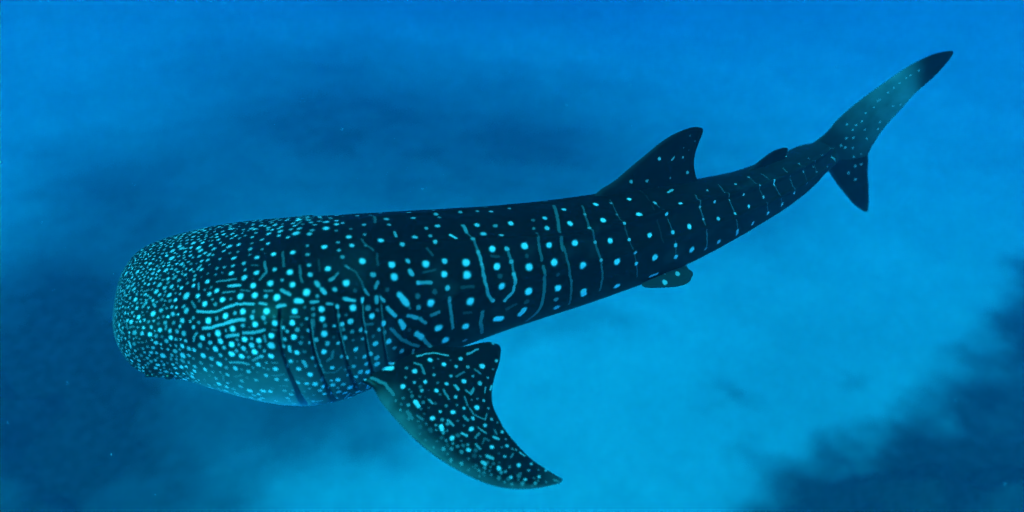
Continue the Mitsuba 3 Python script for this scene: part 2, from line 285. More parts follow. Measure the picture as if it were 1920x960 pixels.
# ------------------------------------------------------------------ whale shark: pale marks on the skin
# One row per mark: radius in mm, paleness, then (s, th) pairs along the body and round it; for fins (t, c) pairs.
MARKS = [
    [8.1, 0.7, 0.1239, -0.5498], [5.1, 0.5, 0.1365, -0.48], [11.1, 0.9, 0.1461, -0.4102], [11.1, 0.8, 0.1635, -0.4712], [12.9, 0.9, 0.1701, -0.2793], [10.8, 0.7, 0.1755, -0.1396],
    [10, 0.8, 0.1275, -0.3316], [7, 0.6, 0.1413, -0.2531], [11.9, 0.9, 0.1551, -0.2007], [10.8, 0.7, 0.1617, -0.0873], [10.7, 0.8, 0.1701, 0.0087], [13.4, 1, 0.1959, 0.0873],
    [7, 0.6, 0.1845, -0.2967], [9.8, 0.7, 0.1947, -0.1309], [10.7, 0.9, 0.2085, -0.0524], [10.8, 0.7, 0.2085, -0.1571], [13.9, 0.9, 0.2001, -0.288], [11.1, 0.8, 0.1887, -0.4712],
    [11.3, 0.7, 0.1905, -0.6458], [10.8, 0.7, 0.2235, -0.192], [14.5, 0.9, 0.2319, -0.0611], [14.9, 0.9, 0.2283, -0.3054], [11.7, 0.8, 0.2415, -0.1658], [11.2, 0.7, 0.2127, -0.5411],
    [10.2, 0.8, 0.2367, -0.5411], [12.8, 0.9, 0.2625, -0.2356], [11.6, 0.8, 0.2679, -0.0524], [12.3, 0.9, 0.2715, 0.1396], [12.6, 0.9, 0.1473, 0.1134], [9.5, 0.7, 0.1647, 0.2356],
    [11.4, 0.9, 0.1497, 0.3054], [11.5, 0.9, 0.1791, 0.192], [8.5, 0.6, 0.1923, 0.2705], [10.3, 0.8, 0.1815, 0.3578], [13.1, 1, 0.2043, 0.384], [8.5, 0.6, 0.2043, 0.2705],
    [9.5, 0.7, 0.2163, 0.1134], [13.2, 0.8, 0.2217, 0.2531], [9.3, 0.6, 0.2271, 0.3665], [13.2, 0.9, 0.2445, 0.2007], [9.3, 0.6, 0.2409, 0.2967], [13.8, 1, 0.2403, 0.4363],
    [11.9, 0.8, 0.2253, 0.4974], [12.2, 0.9, 0.1587, 0.4974], [6.1, 0.6, 0.1695, 0.4363], [10.2, 0.7, 0.1863, 0.5236], [9.2, 0.7, 0.1983, 0.5149], [11, 0.8, 0.2103, 0.5149],
    [10, 0.7, 0.2319, 0.5934], [7.3, 0.6, 0.1899, 0.6196], [6.4, 0.5, 0.1995, 0.6021], [14.6, 1, 0.2139, 0.6196], [6.5, 0.5, 0.1749, 0.5847], [5.5, 0.4, 0.1659, 0.6196],
    [10.2, 0.8, 0.1533, 0.6458], [13.7, 1, 0.1803, 0.6981], [15.3, 0.9, 0.2355, 0.6894], [14.4, 1, 0.2493, 0.6458], [13.8, 1, 0.2619, 0.4189], [11.7, 0.9, 0.2703, 0.6283],
    [14.6, 1, 0.2865, 0.4276], [16.1, 1, 0.2877, 0.6807], [8.9, 0.7, 0.2805, 0.7592], [15.9, 1, 0.2913, 0.8116], [16.9, 1, 0.2697, 0.7767], [4.5, 0.3, 0.2481, 0.7156],
    [16, 1, 0.2505, 0.7854], [13.5, 1, 0.2025, 0.8116], [12.6, 0.9, 0.1923, 0.8465], [8.2, 0.6, 0.1821, 0.7941], [8.2, 0.5, 0.1911, 0.7767], [13.6, 1, 0.1725, 0.8552],
    [8.1, 0.6, 0.2001, 0.8988], [15.2, 1, 0.2151, 0.9076], [8, 0.6, 0.2265, 0.8988], [16.9, 1, 0.2379, 0.8814], [16.8, 1, 0.2553, 0.8814], [9.7, 0.8, 0.2673, 0.8988],
    [16.7, 1, 0.2781, 0.9163], [9, 0.5, 0.1779, 0.9076], [15.3, 1, 0.1893, 0.9425], [9.8, 0.6, 0.2061, 0.9512], [4.6, 0.4, 0.2493, 0.384], [5.5, 0.6, 0.1653, 0.7069, 0.1701, 0.7854],
    [5.9, 0.55, 0.1977, 0.7069, 0.2253, 0.6981], [8.1, 0.8, 0.2181, 0.7679, 0.2337, 0.7679], [5.4, 0.5, 0.2127, 0.8378, 0.2295, 0.829], [4.4, 0.4, 0.2367, 0.8203, 0.2481, 0.8378], [4.9, 0.5, 0.2643, 0.8465, 0.2727, 0.8552], [6.4, 0.35, 0.2733, 0.4014, 0.2799, 0.6021],
    [6.3, 0.5, 0.2547, 0.5149, 0.2613, 0.6545, 0.2565, 0.7243], [7, 0.7, 0.2823, 0.8552, 0.2895, 0.9076], [4.5, 0.4, 0.2379, 0.5411, 0.2475, 0.5498], [6.6, 0.8, 0.2805, 0.9861, 0.2853, 0.9948], [10.3, 0.7, 0.2349, 1.0297], [15.4, 1, 0.2451, 1.021],
    [9.2, 0.6, 0.2565, 1.021], [16.4, 1, 0.2697, 1.0297], [14.3, 1, 0.2937, 1.0559], [15.5, 1, 0.2241, 1.0559], [10.4, 0.6, 0.2127, 1.0821], [16.6, 1, 0.2001, 1.0996],
    [7.9, 0.7, 0.1731, 1.0734], [9.4, 0.6, 0.1839, 1.117], [10.5, 0.8, 0.1749, 1.1606], [12.3, 0.8, 0.2559, 1.0734], [12.3, 0.7, 0.2673, 1.0821], [7.1, 0.4, 0.2769, 1.0821],
    [15.3, 1, 0.2595, 1.1345], [8.2, 0.5, 0.2691, 1.1257], [15.3, 0.9, 0.2775, 1.1345], [11.3, 0.7, 0.2469, 1.1432], [6.1, 0.4, 0.2535, 1.1606], [16.5, 1, 0.2349, 1.1694],
    [8.3, 0.6, 0.2265, 1.1868], [17.6, 1, 0.2157, 1.213], [9.4, 0.6, 0.2025, 1.2305], [13.6, 0.9, 0.1911, 1.2566], [14.3, 1, 0.2745, 1.2392], [15.4, 1, 0.2487, 1.2654],
    [9.2, 0.6, 0.2559, 1.2566], [14.3, 1, 0.2631, 1.2741], [16.5, 1, 0.2337, 1.309], [15.6, 0.9, 0.2187, 1.2828], [13.5, 0.7, 0.2037, 1.3003], [12.6, 0.6, 0.1863, 1.3352],
    [9.3, 0.5, 0.2403, 1.2654], [8.2, 0.5, 0.2421, 1.309], [13.4, 0.8, 0.2469, 1.3439], [15.4, 0.8, 0.2559, 1.3177], [9.2, 0.5, 0.2637, 1.3265], [18.5, 0.8, 0.2739, 1.3265],
    [15.6, 0.9, 0.2109, 1.3614], [12.5, 0.7, 0.2235, 1.3439], [11.6, 0.8, 0.1737, 1.3875], [8.4, 0.4, 0.1983, 1.3614], [11.4, 0.6, 0.2385, 1.3701], [15.5, 1, 0.2583, 1.3788],
    [9.3, 0.6, 0.2673, 1.3701], [16.6, 1, 0.2325, 1.405], [15.5, 1, 0.2439, 1.4224], [8.3, 0.4, 0.2499, 1.3788], [12.5, 0.7, 0.2169, 1.4224], [15.5, 1, 0.2727, 1.4224],
    [11.3, 0.7, 0.2643, 1.4224], [14.8, 0.9, 0.1893, 1.4399], [9.6, 0.5, 0.1683, 1.4835], [14.7, 0.7, 0.2025, 1.4661], [9.3, 0.5, 0.2511, 1.4312], [8.4, 0.5, 0.2235, 1.4573],
    [16.9, 1, 0.2121, 1.5184], [11.7, 0.6, 0.1815, 1.5272], [12.9, 0.8, 0.1647, 1.5882], [13.5, 0.9, 0.2601, 1.501], [8.3, 0.6, 0.2679, 1.4835], [10.6, 0.6, 0.1989, 1.5533],
    [11.6, 0.6, 0.2217, 1.5533], [12.8, 0.9, 0.1857, 1.6057], [14.7, 0.9, 0.2337, 1.5533], [9.4, 0.5, 0.2409, 1.5621], [13.6, 0.8, 0.2481, 1.5795], [9.4, 0.5, 0.2541, 1.5359],
    [14.6, 0.9, 0.2745, 1.5533], [8.3, 0.5, 0.2643, 1.5359], [8.3, 0.5, 0.2679, 1.5533], [9.4, 0.4, 0.2571, 1.5882], [10.7, 0.6, 0.1983, 1.6319], [8.6, 0.4, 0.1737, 1.6668],
    [13.8, 0.8, 0.2205, 1.6406], [9.6, 0.6, 0.2109, 1.6232], [12.6, 0.8, 0.2649, 1.6232], [8.6, 0.5, 0.1887, 1.6842], [11.8, 0.7, 0.2001, 1.7104], [14.9, 0.7, 0.2373, 1.7017],
    [12.6, 0.7, 0.2541, 1.6755], [13.6, 0.8, 0.2739, 1.6668], [10.5, 0.7, 0.2811, 1.6755], [9.5, 0.5, 0.2451, 1.6581], [9.6, 0.5, 0.2217, 1.7366], [10.9, 0.5, 0.1755, 1.7715],
    [12.7, 0.5, 0.2679, 1.7802], [14.9, 0.7, 0.2775, 1.8151], [15.1, 0.8, 0.2775, 1.9373], [13, 0.5, 0.2679, 1.9373], [13, 0.4, 0.2583, 1.9111], [9.6, 0.4, 0.2721, 1.8762],
    [6.7, 0.75, 0.1785, 1.0123, 0.2055, 1.021, 0.2151, 1.0036, 0.2241, 0.9774, 0.2355, 0.9512, 0.2559, 0.9599], [6.7, 0.7, 0.2619, 0.9599, 0.2691, 0.9687], [8.3, 0.75, 0.1923, 1.1694, 0.2079, 1.1606, 0.2271, 1.117, 0.2415, 1.0908, 0.2475, 1.0908], [7.7, 0.65, 0.2475, 1.2043, 0.2595, 1.2043, 0.2685, 1.1868], [5.8, 0.6, 0.1815, 1.213, 0.1767, 1.2479, 0.1743, 1.2915], [7.8, 0.6, 0.2283, 1.4923, 0.2391, 1.4835, 0.2499, 1.501],
    [7.2, 0.5, 0.2553, 1.4573, 0.2625, 1.4312], [6.9, 0.45, 0.2295, 1.6581, 0.2397, 1.6232], [5.7, 0.45, 0.2709, 1.6232, 0.2805, 1.6144], [5.7, 0.45, 0.2727, 1.4835, 0.2769, 1.4923], [6.3, 0.5, 0.2751, 1.7453, 0.2811, 1.7541], [7.5, 0.5, 0.2133, 1.6581, 0.2109, 1.7279],
    [6.3, 0.5, 0.1641, 0.9163, 0.1731, 0.9774], [8.8, 0.7, 0.2277, 1.2392, 0.2415, 1.2217], [7.2, 0.45, 0.2679, 1.2392, 0.2691, 1.2828], [5.1, 0.3, 0.2751, 1.1868, 0.2799, 1.1956], [8.2, 0.8, 0.2793, 0.9948, 0.2853, 0.9948], [10.5, 0.5, 0.1869, 0.9338, 0.1911, 0.9512],
    [9, 0.6, 0.3141, 0.9599], [18.1, 1, 0.3045, 0.9076], [12.5, 0.8, 0.3321, 0.9425], [9, 0.4, 0.3021, 1.0385], [9, 0.5, 0.3093, 1.0647], [15.8, 1, 0.3165, 1.0821],
    [10.1, 0.5, 0.3093, 1.117], [9, 0.7, 0.3033, 1.1345], [14.7, 1, 0.3159, 1.1694], [10.2, 0.9, 0.3315, 1.0996], [17.2, 1, 0.3471, 1.1519], [13.9, 0.6, 0.3645, 1.2043],
    [13.4, 1, 0.2913, 1.1519], [12.3, 0.6, 0.2949, 1.213], [7.8, 0.3, 0.2985, 1.1781], [11.3, 0.5, 0.3177, 1.2305], [8.4, 0.8, 0.3033, 1.2392], [15.8, 1, 0.3159, 1.3003],
    [10.2, 0.6, 0.3309, 1.1781], [12.5, 0.9, 0.3327, 1.2654], [7.9, 0.8, 0.3255, 1.2566], [13.8, 0.9, 0.3417, 1.2654], [8, 0.4, 0.3387, 1.1956], [15.1, 1, 0.3675, 1.2915],
    [9.3, 0.4, 0.3765, 1.2566], [15.3, 1, 0.3801, 1.4137], [10.6, 0.8, 0.3729, 1.4573], [11.8, 0.5, 0.3801, 1.5184], [10.3, 0.5, 0.3333, 1.3177], [11.5, 0.6, 0.3411, 1.3614],
    [9.8, 0.8, 0.3507, 1.3788], [11.6, 0.8, 0.3555, 1.4224], [13.5, 1, 0.2919, 1.2741], [7.9, 0.3, 0.2979, 1.2828], [11.2, 0.5, 0.2967, 1.3352], [11.3, 0.7, 0.3087, 1.3352],
    [7.9, 0.8, 0.3033, 1.3439], [12.5, 0.7, 0.3171, 1.3963], [8, 0.3, 0.3231, 1.3526], [12.6, 0.8, 0.3333, 1.3963], [8.1, 0.4, 0.3411, 1.4486], [9.9, 0.7, 0.3513, 1.4748],
    [10.5, 0.4, 0.3639, 1.501], [15.3, 0.9, 0.3651, 1.5882], [16.7, 1, 0.3831, 1.6406], [13.5, 1, 0.2925, 1.4137], [10.2, 0.4, 0.2985, 1.4224], [13.7, 1, 0.3135, 1.4661],
    [9.7, 0.8, 0.3261, 1.4224], [13.9, 0.9, 0.3417, 1.5533], [11.4, 0.8, 0.3039, 1.4923], [10.4, 0.7, 0.3273, 1.5621], [11.6, 0.8, 0.3321, 1.6057], [8.8, 0.4, 0.3405, 1.6406],
    [12.9, 0.8, 0.3495, 1.6668], [13, 0.8, 0.3573, 1.6755], [12.5, 0.8, 0.2871, 1.4923], [7.9, 0.4, 0.2919, 1.501], [13.7, 0.9, 0.2919, 1.5795], [14.9, 1, 0.2997, 1.6581],
    [9.2, 0.5, 0.3051, 1.5795], [9.2, 0.7, 0.3087, 1.597], [13.9, 0.9, 0.3177, 1.6493], [8.2, 0.5, 0.3285, 1.7191], [12.9, 0.7, 0.3369, 1.7279], [18, 0.9, 0.3627, 1.8326],
    [12.2, 0.7, 0.3711, 1.9548], [15.4, 0.8, 0.3423, 1.8326], [16.2, 0.8, 0.2889, 1.7366], [16.3, 0.9, 0.3021, 1.7802], [14.1, 0.9, 0.3207, 1.8151], [14.2, 0.7, 0.3243, 1.9024],
    [15.3, 0.7, 0.3045, 1.885], [10.5, 0.5, 0.2925, 1.8588], [11.8, 0.5, 0.2985, 1.9373], [9.7, 0.6, 0.3399, 2.0071], [16, 0.9, 0.3375, 2.1991], [9.5, 0.4, 0.3027, 2.0071],
    [9.7, 0.4, 0.3075, 2.1293], [15.2, 0.5, 0.3513, 2.3998], [8.9, 0.8, 0.2841, 1.1781], [10.1, 0.7, 0.2871, 1.213], [10.1, 0.7, 0.2847, 1.2828], [11.2, 0.7, 0.2829, 1.3439],
    [9, 0.6, 0.2829, 1.4399], [10.2, 0.8, 0.2835, 1.5446], [7.9, 0.7, 0.2811, 0.8552, 0.2883, 0.8988], [13.5, 0.9, 0.2949, 0.9687, 0.2991, 0.9774], [6.8, 0.7, 0.3081, 1.0036, 0.3141, 1.0123], [6.7, 0.7, 0.2793, 0.9948, 0.2853, 0.9948],
    [7.4, 0.7, 0.3225, 1.0472, 0.3273, 1.0647], [8.1, 0.9, 0.3603, 1.0996, 0.3585, 1.1345], [9.2, 0.8, 0.3399, 1.0472, 0.3501, 1.0908], [11.7, 0.7, 0.3789, 1.1345, 0.3777, 1.1781], [8.2, 0.8, 0.3843, 1.1432, 0.3885, 1.2043], [7.9, 0.35, 0.3087, 1.1606, 0.3081, 1.213],
    [8.4, 0.8, 0.2877, 1.3526, 0.2877, 1.3963], [7.5, 0.4, 0.3147, 1.5621, 0.3189, 1.5446, 0.3207, 1.4923], [9.1, 0.7, 0.2967, 1.5097, 0.2979, 1.5621], [9.8, 0.9, 0.3813, 1.9373, 0.3879, 1.9809], [9.8, 0.6, 0.3231, 2.2602, 0.3285, 2.138], [7.5, 0.35, 0.2853, 1.6319, 0.2949, 1.7104],
    [7, 0.35, 0.3105, 1.6842, 0.3201, 1.7191, 0.3255, 1.6755], [6.2, 0.4, 0.2901, 1.0996, 0.2967, 1.1083], [7, 0.35, 0.3555, 1.3439, 0.3663, 1.3701], [10.7, 0.8, 0.3909, 1.2828, 0.3987, 1.3875], [10.2, 0.8, 0.3195, 0.9076, 0.3213, 0.9425], [15.4, 0.8, 0.2973, -0.2531],
    [14, 0.7, 0.3159, -0.0436], [14, 0.9, 0.3573, 0.0436], [13.7, 0.8, 0.3063, 0.1484], [10.8, 0.5, 0.2871, -0.1309], [11.9, 0.8, 0.3975, 0.1745], [13.3, 0.8, 0.4287, 0.096],
    [10.9, 0.7, 0.4281, 0.2443], [8.5, 0.5, 0.3759, 0.2182], [10.6, 0.5, 0.3531, 0.192], [14.7, 1, 0.3681, 0.3665], [10.3, 0.6, 0.3045, 0.3578], [14.4, 1, 0.3285, 0.4276],
    [9.3, 0.7, 0.3495, 0.4102], [11.2, 0.7, 0.3057, 0.4887], [10.3, 0.7, 0.3471, 0.5323], [13.5, 0.9, 0.3669, 0.5061], [9.5, 0.6, 0.3915, 0.384], [15.9, 1, 0.4089, 0.5236],
    [9.4, 0.5, 0.3861, 0.5585], [11, 0.8, 0.3075, 0.6283], [11.2, 0.6, 0.3495, 0.6283], [15, 1, 0.3285, 0.7156], [17.4, 1, 0.3741, 0.733], [12.9, 0.8, 0.3087, 0.7418],
    [14.3, 0.7, 0.3825, 0.9076], [18, 1, 0.3459, 0.9076], [11, 0.3, 0.3543, 1.0036], [11.3, 0.3, 0.3963, 1.0996], [11, 0.6, 0.3525, -0.192], [11, 0.5, 0.3321, -0.2443],
    [10.2, 0.5, 0.3687, -0.3491], [10.2, 0.5, 0.3381, -0.4712], [11.2, 0.6, 0.2637, -0.4887], [7.7, 0.35, 0.4161, 0.0175, 0.4131, 0.1484], [5.5, 0.4, 0.2973, 0.6196, 0.2985, 0.733, 0.3009, 0.8029], [10.9, 0.7, 0.3141, 0.829, 0.3159, 0.8639],
    [4.9, 0.5, 0.3159, 0.8639, 0.3189, 0.8988], [9.9, 0.8, 0.3189, 0.9076, 0.3219, 0.9512], [9, 0.6, 0.3291, 0.8378, 0.3327, 0.829], [6, 0.5, 0.3327, 0.829, 0.3387, 0.7941], [7.1, 0.5, 0.3507, 0.733, 0.3543, 0.7679], [5.6, 0.3, 0.3543, 0.7679, 0.3621, 0.8378, 0.3645, 0.9512, 0.3663, 1.021],
    [7.1, 0.6, 0.3663, 1.021, 0.3687, 1.0821], [7.1, 0.6, 0.3807, 1.0472, 0.3861, 0.9948], [6.7, 0.25, 0.3969, 0.6981, 0.3933, 0.8203], [4.7, 0.35, 0.3837, 0.4451, 0.3867, 0.5411, 0.3939, 0.6545], [5, 0.2, 0.3189, 0.576, 0.3195, 0.7243], [14.1, 0.8, 0.4569, 0.1309],
    [14.3, 0.7, 0.4797, 0.0785], [11.1, 0.5, 0.4809, 0.1745], [12.9, 0.7, 0.5013, 0.0698], [15.1, 0.9, 0.4497, 0.5585], [10.8, 0.7, 0.4641, 0.4189], [13.9, 0.8, 0.4755, 0.3927],
    [10.7, 0.7, 0.4653, 0.5672], [12.1, 0.8, 0.4677, 0.6894], [13.4, 0.8, 0.4329, 0.6458], [12.3, 0.7, 0.5007, 0.7243], [17.5, 1, 0.4125, 0.8552], [12.5, 0.8, 0.4335, 0.8552],
    [19.3, 1, 0.4527, 0.9338], [15.1, 0.9, 0.4719, 0.9425], [19.8, 1, 0.4905, 1.021], [18.8, 1, 0.4107, 0.9948], [16.5, 1, 0.4689, 1.1083], [21.3, 1, 0.4893, 1.1868],
    [13.5, 0.8, 0.4695, 1.2915], [14.7, 0.4, 0.4353, 1.2828], [14.9, 0.3, 0.4557, 1.2915], [20.9, 1, 0.4491, 1.4137], [13.3, 0.6, 0.4335, 1.4137], [21.3, 1, 0.4545, 1.7977],
    [21.7, 1, 0.4617, 2.0595], [21.5, 1, 0.4887, 1.5621], [20.2, 1, 0.4827, 1.946], [14.3, 0.5, 0.4827, 2.2689], [11.8, 0.6, 0.3903, 1.7628], [11.8, 0.2, 0.4161, 1.6406],
    [14.9, 0.8, 0.4005, 1.8588], [11.8, 0.8, 0.4395, 1.1345], [10.6, 0.7, 0.4695, 1.4573], [8.3, 0.7, 0.4299, 0.4189, 0.4299, 0.4974], [9.2, 0.9, 0.4839, 0.5934, 0.4869, 0.6807], [8.6, 0.5, 0.4977, 0.4625, 0.4983, 0.576],
    [11.8, 0.8, 0.4329, 0.9774, 0.4347, 1.021], [14.6, 0.9, 0.4047, 1.4835, 0.4089, 1.5708], [16, 0.9, 0.4119, 1.1956, 0.4191, 1.3265], [6.6, 0.4, 0.4191, 1.3265, 0.4221, 1.3875], [11.5, 0.8, 0.3903, 1.2828, 0.3993, 1.3963], [8.9, 0.6, 0.4395, 1.1345, 0.4539, 1.1694],
    [5.9, 0.25, 0.4479, 1.0297, 0.4611, 1.0297], [10.3, 0.7, 0.4173, 1.4573, 0.4293, 1.5359], [10.4, 0.6, 0.4335, 1.5621, 0.4395, 1.6493], [10.5, 0.5, 0.4485, 1.5795, 0.4569, 1.5708], [16.5, 0.9, 0.4263, 1.7366, 0.4329, 1.8239], [10, 0.6, 0.4341, 1.8588, 0.4503, 2.1817],
    [9.6, 0.45, 0.3897, 1.5097, 0.4023, 1.7017, 0.4263, 1.9373], [9.1, 0.5, 0.4695, 1.4224, 0.4695, 1.6232, 0.4701, 1.885], [8.6, 0.5, 0.3813, 1.0297, 0.3861, 1.0036], [9.1, 0.2, 0.4827, 1.3352, 0.4929, 1.3614], [7.7, 0.2, 0.4815, 1.7104, 0.4887, 1.7366], [6.8, 0.25, 0.4581, 0.7418, 0.4617, 0.8378],
    [11.4, 0.6, 0.5157, 0.0785], [11.4, 0.8, 0.5265, 0.1396], [9.9, 0.7, 0.5421, 0.096], [14.2, 0.9, 0.5091, 0.4625], [11.9, 0.6, 0.5235, 0.5236], [15.9, 1, 0.5361, 0.5149],
    [15.6, 0.9, 0.5115, 0.6458], [12.5, 0.8, 0.5247, 0.7243], [11.3, 0.4, 0.5542, 0.5061], [13, 0.9, 0.5638, 0.4974], [9.6, 0.5, 0.5518, 0.672], [13.7, 0.9, 0.562, 0.7069],
    [13.3, 0.9, 0.5818, 0.3491], [17, 1, 0.5151, 0.8988], [18.9, 1, 0.5409, 0.9338], [15.9, 0.9, 0.5596, 0.9948], [18.6, 1, 0.5157, 1.1606], [20.5, 1, 0.5409, 1.2741],
    [19.2, 1, 0.5608, 1.2915], [19.5, 1, 0.5169, 1.4661], [21.4, 1, 0.5385, 1.6755], [20.2, 1, 0.562, 1.7628], [14.7, 0.5, 0.5608, 1.9984], [19.9, 0.8, 0.5626, 2.2253],
    [14, 0.25, 0.5169, 1.309], [12.8, 0.25, 0.5626, 1.5097], [12.6, 0.25, 0.5409, 1.0908], [16, 0.25, 0.5367, 1.8588], [11.5, 0.7, 0.5031, 0.9076], [11.5, 0.7, 0.5037, 1.0821],
    [11.5, 0.6, 0.5031, 1.2392], [12.5, 0.7, 0.5085, 1.6581], [13.3, 0.8, 0.5265, 0.9338], [13.3, 0.7, 0.5277, 1.1345], [13.3, 0.7, 0.5283, 1.3265], [11, 0.7, 0.5187, 1.7104],
    [19.1, 1, 0.5109, 2.0071, 0.5151, 2.042], [17.7, 0.9, 0.5319, 2.0857, 0.5349, 2.0071], [10.9, 0.6, 0.4977, 0.4451, 0.4983, 0.576], [6.2, 0.35, 0.4983, 0.576, 0.5013, 0.733], [7.7, 0.4, 0.5013, 0.733, 0.5031, 0.9076], [9.3, 0.55, 0.5031, 0.9076, 0.5037, 1.0734, 0.5037, 1.3003, 0.5049, 1.5446, 0.5079, 1.6581],
    [7, 0.4, 0.5265, 0.9338, 0.5277, 1.1345], [7, 0.45, 0.5277, 1.1345, 0.5283, 1.3265], [9.4, 0.6, 0.5283, 1.3265, 0.5283, 1.4835, 0.5253, 1.6232, 0.5187, 1.7104], [8.7, 0.3, 0.5524, 0.7767, 0.5518, 1.0385, 0.5518, 1.213], [9.7, 0.35, 0.5518, 1.3177, 0.5518, 1.5882, 0.5499, 1.9373, 0.5469, 2.1729, 0.5391, 2.3736], [9.8, 0.35, 0.577, 0.1658, 0.5728, 0.576, 0.5698, 0.829],
    [9.6, 0.35, 0.5698, 0.829, 0.5692, 1.117], [11, 0.4, 0.4989, 1.789, 0.4965, 1.9722, 0.4989, 2.234], [9.5, 0.2, 0.5199, 1.885, 0.5277, 1.8413], [7.7, 0.2, 0.5127, 0.9948, 0.5187, 1.021], [16.3, 1, 0.5806, 0.6894], [17.3, 1, 0.5794, 1.0472],
    [20.9, 1, 0.5824, 1.4661], [15.7, 1, 0.6082, 0.3403], [15.4, 1, 0.6064, 0.7418], [16.5, 1, 0.607, 1.1432], [20.2, 1, 0.61, 1.5708], [20.7, 1, 0.6118, 2.1817],
    [14.7, 1, 0.6364, 0.3578], [18.1, 1, 0.6358, 0.7941], [15.7, 1, 0.6394, 1.2392], [19.6, 1, 0.6424, 1.7541], [12.3, 0.8, 0.6544, 0.5934], [12.3, 0.9, 0.658, 0.9163],
    [12.3, 0.9, 0.6598, 1.3177], [13.6, 0.9, 0.661, 1.6232], [15, 0.9, 0.6622, 1.9286], [13.7, 1, 0.6748, 0.7592], [16.2, 1, 0.676, 1.309], [20.2, 1, 0.6778, 1.9024],
    [16.9, 0.9, 0.7084, 2.0508], [12.8, 0.9, 0.706, 1.3526], [10.2, 0.9, 0.7072, 0.9163], [9, 0.7, 0.7084, 0.5411], [12.9, 0.6, 0.694, 2.0769], [8.8, 0.8, 0.691, 1.2392],
    [8.8, 0.7, 0.691, 0.9425], [10.6, 0.6, 0.595, 0.5498], [10.5, 0.7, 0.5938, 0.8378], [10.5, 0.7, 0.595, 1.1083], [11.7, 0.7, 0.5968, 1.4486], [8.5, 0.6, 0.6202, 0.3752],
    [8.4, 0.5, 0.619, 0.6807], [10.7, 0.8, 0.6202, 0.9076], [9.5, 0.8, 0.622, 1.213], [12, 0.8, 0.625, 1.501], [13.3, 0.8, 0.6262, 1.7541], [19, 1, 0.583, 1.9984, 0.5836, 2.0857],
    [12.5, 0.8, 0.6418, 2.2689, 0.6478, 2.2777], [9, 0.7, 0.6562, 2.5744, 0.6574, 2.4609], [8.9, 0.8, 0.6724, 0.3752, 0.6784, 0.2967], [7.1, 0.28, 0.5974, 0.3316, 0.595, 0.5498, 0.5938, 0.8378, 0.595, 1.1083, 0.5968, 1.4486, 0.598, 1.7191, 0.5974, 2.138], [8.1, 0.3, 0.5704, 1.0647, 0.5716, 1.4573, 0.5728, 1.7191, 0.5728, 2.2427], [4.8, 0.2, 0.622, 0.2618, 0.619, 0.6807, 0.6202, 0.9076, 0.622, 1.213, 0.6262, 1.7541, 0.6286, 2.1206],
    [4.9, 0.25, 0.6544, 0.5934, 0.658, 0.9163, 0.6598, 1.3177, 0.6622, 1.9286], [6.3, 0.3, 0.6934, 0.6196, 0.691, 0.9425, 0.691, 1.2392, 0.6928, 1.6668, 0.694, 2.0769], [6.2, 0.12, 0.6526, 0.096, 0.649, 1.0123, 0.649, 1.4486], [9, 0.9, 0.7414, 0.5498], [8.9, 0.9, 0.742, 0.9512], [11.2, 1, 0.7444, 1.3265],
    [13.7, 0.9, 0.7516, 2.0071], [5.5, 0.6, 0.7234, 0.733], [6.6, 0.7, 0.724, 0.9774], [9.9, 0.9, 0.7258, 1.3788], [8, 0.8, 0.7636, 0.4189], [6.8, 0.8, 0.7636, 0.8727],
    [10.3, 0.9, 0.766, 1.2392], [12.7, 1, 0.7732, 1.9111], [11.8, 1, 0.796, 1.85], [5.3, 0.5, 0.814, 1.1432], [10.7, 1, 0.8176, 1.6406], [7.3, 0.8, 0.8482, 0.6545],
    [8.4, 0.9, 0.844, 1.0297], [9.7, 0.9, 0.8458, 1.5533], [5.6, 0.6, 0.874, 0.6545], [6.1, 0.7, 0.8698, 1.0821], [7.4, 0.8, 0.8734, 1.3701], [7.5, 0.8, 0.901, 0.8814],
    [8.3, 0.8, 0.943, 0.8901], [8.2, 0.75, 0.907, 1.4923], [8.7, 0.8, 1, 1.6057], [11.3, 0.9, 0.73, 1.9635, 0.7318, 2.1206], [6.9, 0.9, 0.7852, 0.8639, 0.7858, 1.0123], [8.3, 0.9, 0.94, 1.3614, 0.9436, 1.5533],
    [5, 0.3, 0.724, 0.4276, 0.7234, 0.733, 0.724, 0.9774, 0.7258, 1.3788, 0.7306, 2.0246], [5.2, 0.25, 0.7636, 0.4189, 0.7636, 0.8727, 0.766, 1.2392, 0.7732, 1.9111], [5.3, 0.3, 0.7816, 0.4538, 0.7852, 0.9338, 0.79, 1.405, 0.796, 1.85], [5.4, 0.35, 0.8164, 0.5498, 0.814, 1.1432, 0.8176, 1.6406], [5.5, 0.2, 0.8482, 0.6545, 0.844, 1.0297, 0.8458, 1.5533], [5.6, 0.3, 0.874, 0.6545, 0.8734, 1.3701],
    [15.7, 1, 0.4041, 2.1293], [7.4, 0.6, 0.4185, 1.9548, 0.4149, 2.0508], [6.6, 0.8, 0.4311, 2.0944, 0.4431, 2.2166], [9.9, 0.8, 0.3807, 1.9286, 0.3885, 1.9897], [6.3, 0.4, 0.3567, 2.042], [7.3, 0.4, 0.3867, 2.1031],
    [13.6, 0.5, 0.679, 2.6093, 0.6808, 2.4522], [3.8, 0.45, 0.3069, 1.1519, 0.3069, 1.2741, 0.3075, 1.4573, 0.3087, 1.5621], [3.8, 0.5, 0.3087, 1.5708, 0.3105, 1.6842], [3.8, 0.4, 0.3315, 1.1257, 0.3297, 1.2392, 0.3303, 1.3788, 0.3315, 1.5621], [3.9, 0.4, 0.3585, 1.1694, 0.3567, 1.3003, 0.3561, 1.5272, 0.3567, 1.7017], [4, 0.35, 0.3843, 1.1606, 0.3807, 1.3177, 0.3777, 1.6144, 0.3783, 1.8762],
    [3.7, 0.3, 0.2829, 1.117, 0.2823, 1.2305, 0.2829, 1.3439],
]
